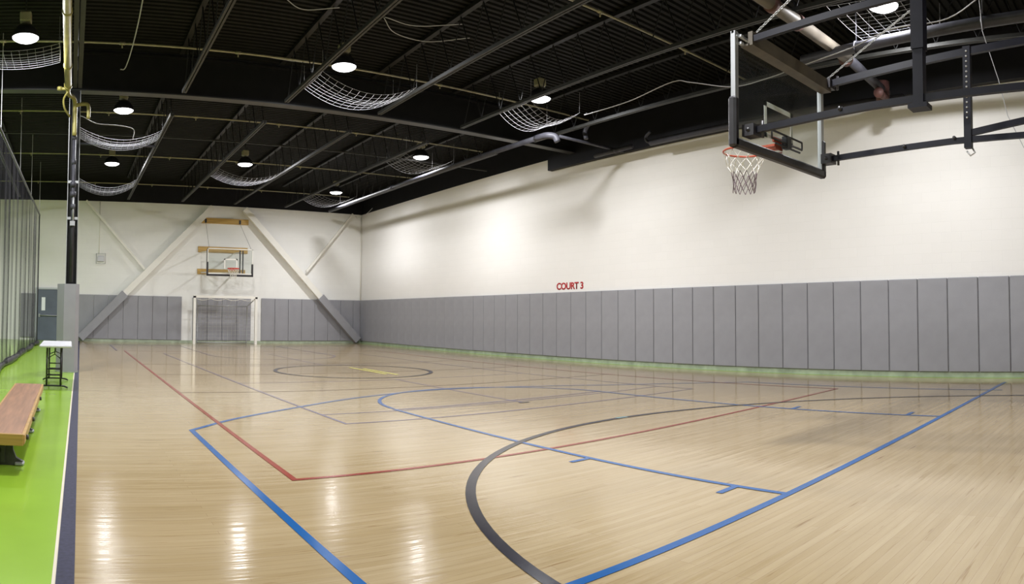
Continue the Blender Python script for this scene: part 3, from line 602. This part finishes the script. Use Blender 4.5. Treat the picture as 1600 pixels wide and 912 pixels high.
# ------------------------------------------------------------------ lamps with their own light
LD = bpy.data.lights.new('high_bay_light', 'AREA'); LD.shape = 'DISK'; LD.size = .34; LD.energy = LAMP_POWER; LD.color = (.985, .985, 1)
def lamp(loc, label, proto=None):
    if proto is not None:
        c = copy_tree(proto); c.location = loc; c['label'] = label; return c
    e = empty('high_bay_lamp', loc, label, 'ceiling lamp', 'high bay lamps')
    MB().lathe([(.235, 0), (.24, .02), (.21, .11), (.15, .19), (.10, .235), (.0, .24)], n=36).build('reflector', M['blackm'], e)
    MB().lathe([(.0, -.055), (.10, -.050), (.17, -.034), (.215, -.008), (.228, .012)], n=36).build('lens', M['lens'], e)
    MB().bbox(-.10, .10, -.10, .10, .27, .44, .02).tube([(0, 0, .235), (0, 0, .28)], .03).build('ballast', M['pipe'], e)
    MB().tube([(0, 0, .44), (0, 0, ZD - .04 - loc[2])], .012, 6).build('stem', M['steel'], e)
    l = bpy.data.objects.new('lamp_glow', LD); COL.objects.link(l); l.parent = e; l.location = (0, 0, -.06)
    return e
lamps = [((4.92, 11.87, 5.9), 'bright lamp above the largest hanging net, left of centre in the near bay'), ((9.23, 11.4, 5.9), 'small bright lamp in the near bay above the net beside the drain pipe'),
         ((5.30, 20.75, 5.9), 'lamp in the middle of the far bay above a small net'), ((9.79, 17.63, 5.9), 'lamp beyond the girder on the right, above a small net'),
         ((9.77, 24.23, 5.9), 'lamp nearest the far wall, on the right'), ((1.21, 21.66, 5.9), 'lamp in the far bay just right of the column, farther one'),
         ((1.13, 15.87, 5.9), 'lamp just right of the column and just beyond the girder'), ((9.57, 3.88, 5.9), 'lamp above the near backboard frame at the top right'),
         ((-.88, 11.75, 5.9), 'lamp at the top left, left of the yellow main'),
         ((4.9, 3.9, 5.9), 'added unseen lamp overhead in front of the near hoop'), ((.6, 5.5, 5.9), 'added unseen lamp overhead near the green floor edge'), ((3.0, -2.6, 5.9), 'added unseen lamp behind the viewer in the middle'),  # this row and the next: out of view, added to light the hall evenly
         ((-4.5, 4, 5.9), 'added unseen lamp over the green floor, nearest'), ((-4.5, 11.5, 5.9), 'added unseen lamp over the green floor, middle'), ((-4.5, 22.2, 5.9), 'added unseen lamp over the green floor, farthest')]  # also added beyond the frame as fill for the hall
L0 = None
for loc, lb in lamps:
    q = lamp(loc, lb, L0)
    if L0 is None: L0 = q

# ------------------------------------------------------------------ small nets slung under the lamps
def hang_net(x0, x1, y0, y1, sag, label, skew=0.0):
    e = empty('lamp_net', ((x0 + x1) / 2, (y0 + y1) / 2, 5.55), label, 'net'); cx, cy = (x0 + x1) / 2, (y0 + y1) / 2
    def P(a, b):        # a along x 0..1, b along y 0..1
        x = x0 + (x1 - x0) * a - cx; y = y0 + (y1 - y0) * b + skew * (a - .5) - cy
        return (x, y, .05 - sag * (1 - (2 * a - 1) ** 2) * (.92 + .08 * sin(b * 7)) - .03 * sin(b * pi))
    nx, ny = 13, 7; m = MB()
    for j in range(ny + 1): m.tube([P(i / 16, j / ny) for i in range(17)], .0028, 4, cap=False)
    for i in range(nx + 1): m.tube([P(i / nx, j / ny) for j in range(ny + 1)], .0022, 4, cap=False)
    m.build('netting', M['cord'], e)
    for a in (0, 1):
        for b in (0, 1): p = P(a, b); MB().tube([p, (p[0], p[1], .5)], .002, 4, cap=False).build('hanging_cord', M['cord'], e)
hang_net(4.33, 6.25, 11.45, 12.45, .30, 'white net slung under the bright lamp left of centre, near bay')
hang_net(8.55, 9.88, 10.85, 11.95, .28, 'white net by the drain pipe elbow, right part of the near bay')
hang_net(-2.0, -.28, 11.2, 12.05, .14, 'white net at the top left below the lamp beside the yellow main')
hang_net(8.6, 10.1, 3.15, 4.35, .05, 'white net around the near lamp at the top right')
hang_net(.12, 2.10, 16.3, 17.3, .30, 'white net just beyond the girder, right of the column')
hang_net(.15, 2.10, 22.5, 23.9, .34, 'white net right of the column, close to the far wall')
hang_net(4.35, 6.30, 20.2, 21.4, .25, 'small white net under the middle lamp of the far bay')
hang_net(8.6, 10.1, 16.3, 17.5, .26, 'small white net under the lamp beyond the girder on the right')
hang_net(8.6, 10.1, 23.0, 24.6, .24, 'small white net under the lamp nearest the far wall')

# ------------------------------------------------------------------ divider curtain on the left
K = empty('divider_curtain', (-1.4, 12, 0), 'tall black mesh divider curtain drawn along the left side', 'curtain')
def cx(y): return -1.385 + .0195 * (y - 13.8)
m = MB(); ys = [4 + i * .035 for i in range(int((24.55 - 4) / .035) + 1)]; zs = [.06, .5, 1.2, 2.4, 3.6, 4.25, 4.6]; vs = []
for i, y in enumerate(ys):
    ph = y * 2 * pi / .9 + 1.2 * sin(y * 1.7); am = .030 + .014 * sin(y * 2.3)
    for z in zs:
        s_ = 1 if z < 4 else max(.25, 1 - (z - 4) / .8); vs.append((cx(y) + 1.4 + am * s_ * sin(ph + .25 * sin(z * 1.5 + y)) + (.04 * sin(y * 9) if z < .1 else 0), y - 12, z))
nz = len(zs); fs = [(i * nz + j, (i + 1) * nz + j, (i + 1) * nz + j + 1, i * nz + j + 1) for i in range(len(ys) - 1) for j in range(nz - 1)]
m.add(vs, fs, 0, True); m.build('mesh_cloth', M['curtain'], K)
m = MB(); hs = [4 + i * .12 for i in range(int((24.6 - 4) / .12) + 1)]
m.tube([(cx(y) + 1.4 + .03 * sin(y * 1.6), y - 12, .07 + .01 * sin(y * 2)) for y in hs], [.07 + .018 * sin(y * 2.1) + .01 * sin(y * 5) for y in hs], 10); m.build('bottom_hem', M['rubber'], K)
m = MB().tube([(cx(4) + 1.4, -8, 4.63), (cx(24.6) + 1.4, 12.6, 4.63)], .028, 8); m.tube([(cx(24.5) + 1.4, 12.52, 4.6), (cx(24.5) + 1.4, 12.52, .1)], .018, 6)
m.build('top_rail', M['blackm'], K)
for y in (6, 9, 13.0, 17.0, 20.6, 24.4): MB().tube([(cx(y) + 1.4, y - 12, 4.65), (cx(y) + 1.4, y - 12, 6.5)], .007, 5, cap=False).build('hanging_cable', M['cord'], K)

# ------------------------------------------------------------------ low wooden bench
Bn = empty('gym_bench', (-.5, 6.9, 0), 'low brown wooden gym bench on the green floor', 'bench')
m = MB().bbox(-.155, .16, -1.78, 1.75, .235, .30, .006); m.build('seat_board', M['bench'], Bn)
MB().bbox(-.155, .175, -1.80, -1.765, .215, .302, .004).build('end_board', M['bench_e'], Bn)
MB().bbox(.16, .185, -1.79, 1.75, .225, .298, .004).build('side_rail', M['bench_e'], Bn)
MB().bbox(-.175, -.155, -1.79, 1.75, .225, .298, .004).build('side_rail', M['bench_e'], Bn)
for y in (-1.45, 0.0, 1.45):
    m = MB(); prof = [(-.13, 0), (.15, 0), (.155, .03), (.10, .06), (.075, .12), (.07, .235), (-.07, .235), (-.075, .12), (-.10, .06), (-.135, .03)]
    n_ = len(prof); vs = [(a, y - .025, b) for a, b in prof] + [(a, y + .025, b) for a, b in prof]
    m.add(vs, [tuple(range(n_)), tuple(range(n_, 2 * n_))[::-1]] + [(i, n_ + i, n_ + (i + 1) % n_, (i + 1) % n_) for i in range(n_)])
    m.bar((0, y - .05, .20), (0, y - .05, .03), .03, .05, up=(0, 1, 0)); m.tube([(-.02, y - .07, .09), (-.02, y - .03, .09)], .035, 12)
    lg = m.build('leg', M['iron'], Bn)
    MB().bbox(.09, .165, y - .045, y + .045, 0, .028, .008).build('rubber_foot', M['alu'], lg); MB().bbox(-.145, -.07, y - .045, y + .045, 0, .028, .008).build('rubber_foot', M['alu'], lg)
for y in (-1.62, -.75, .7): MB().tube([(.185, y, .25), (.205, y, .25)], .02, 8).build('bolt', M['iron'], Bn)

# ------------------------------------------------------------------ folding table
T = empty('folding_table', (-.215, 11.5, 0), 'white topped folding table with black legs beside the column', 'table')
MB().bbox(-.255, .25, -.82, .75, .645, .685, .012).build('tabletop', M['whitepl'], T)
for y in (-.62, .60):
    m = MB()
    for x in (-.135, .085): m.tube([(x, y, .645), (x, y, .03)], .016, 8)
    m.tube([(-.135, y, .30), (.085, y, .30)], .011, 6); m.tube([(-.135, y, .21), (.085, y, .21)], .013, 6)
    m.tube(spline([(-.24, y, .012), (-.19, y, .035), (-.10, y, .04), (.05, y, .04), (.14, y, .035), (.20, y, .012)], 4), .014, 8)
    m.build('leg_frame', M['blackm'], T)
for y, s in ((-.62, 1), (.60, -1)):
    m = MB(); m.tube([(-.135, y, .46), (-.02, y + s * .25, .52)], .008, 6); m.tube([(.085, y, .46), (-.02, y + s * .25, .52)], .008, 6); m.tube([(-.02, y + s * .25, .52), (-.02, y + s * .4, .648)], .008, 6); m.build('folding_brace', M['blackm'], T)
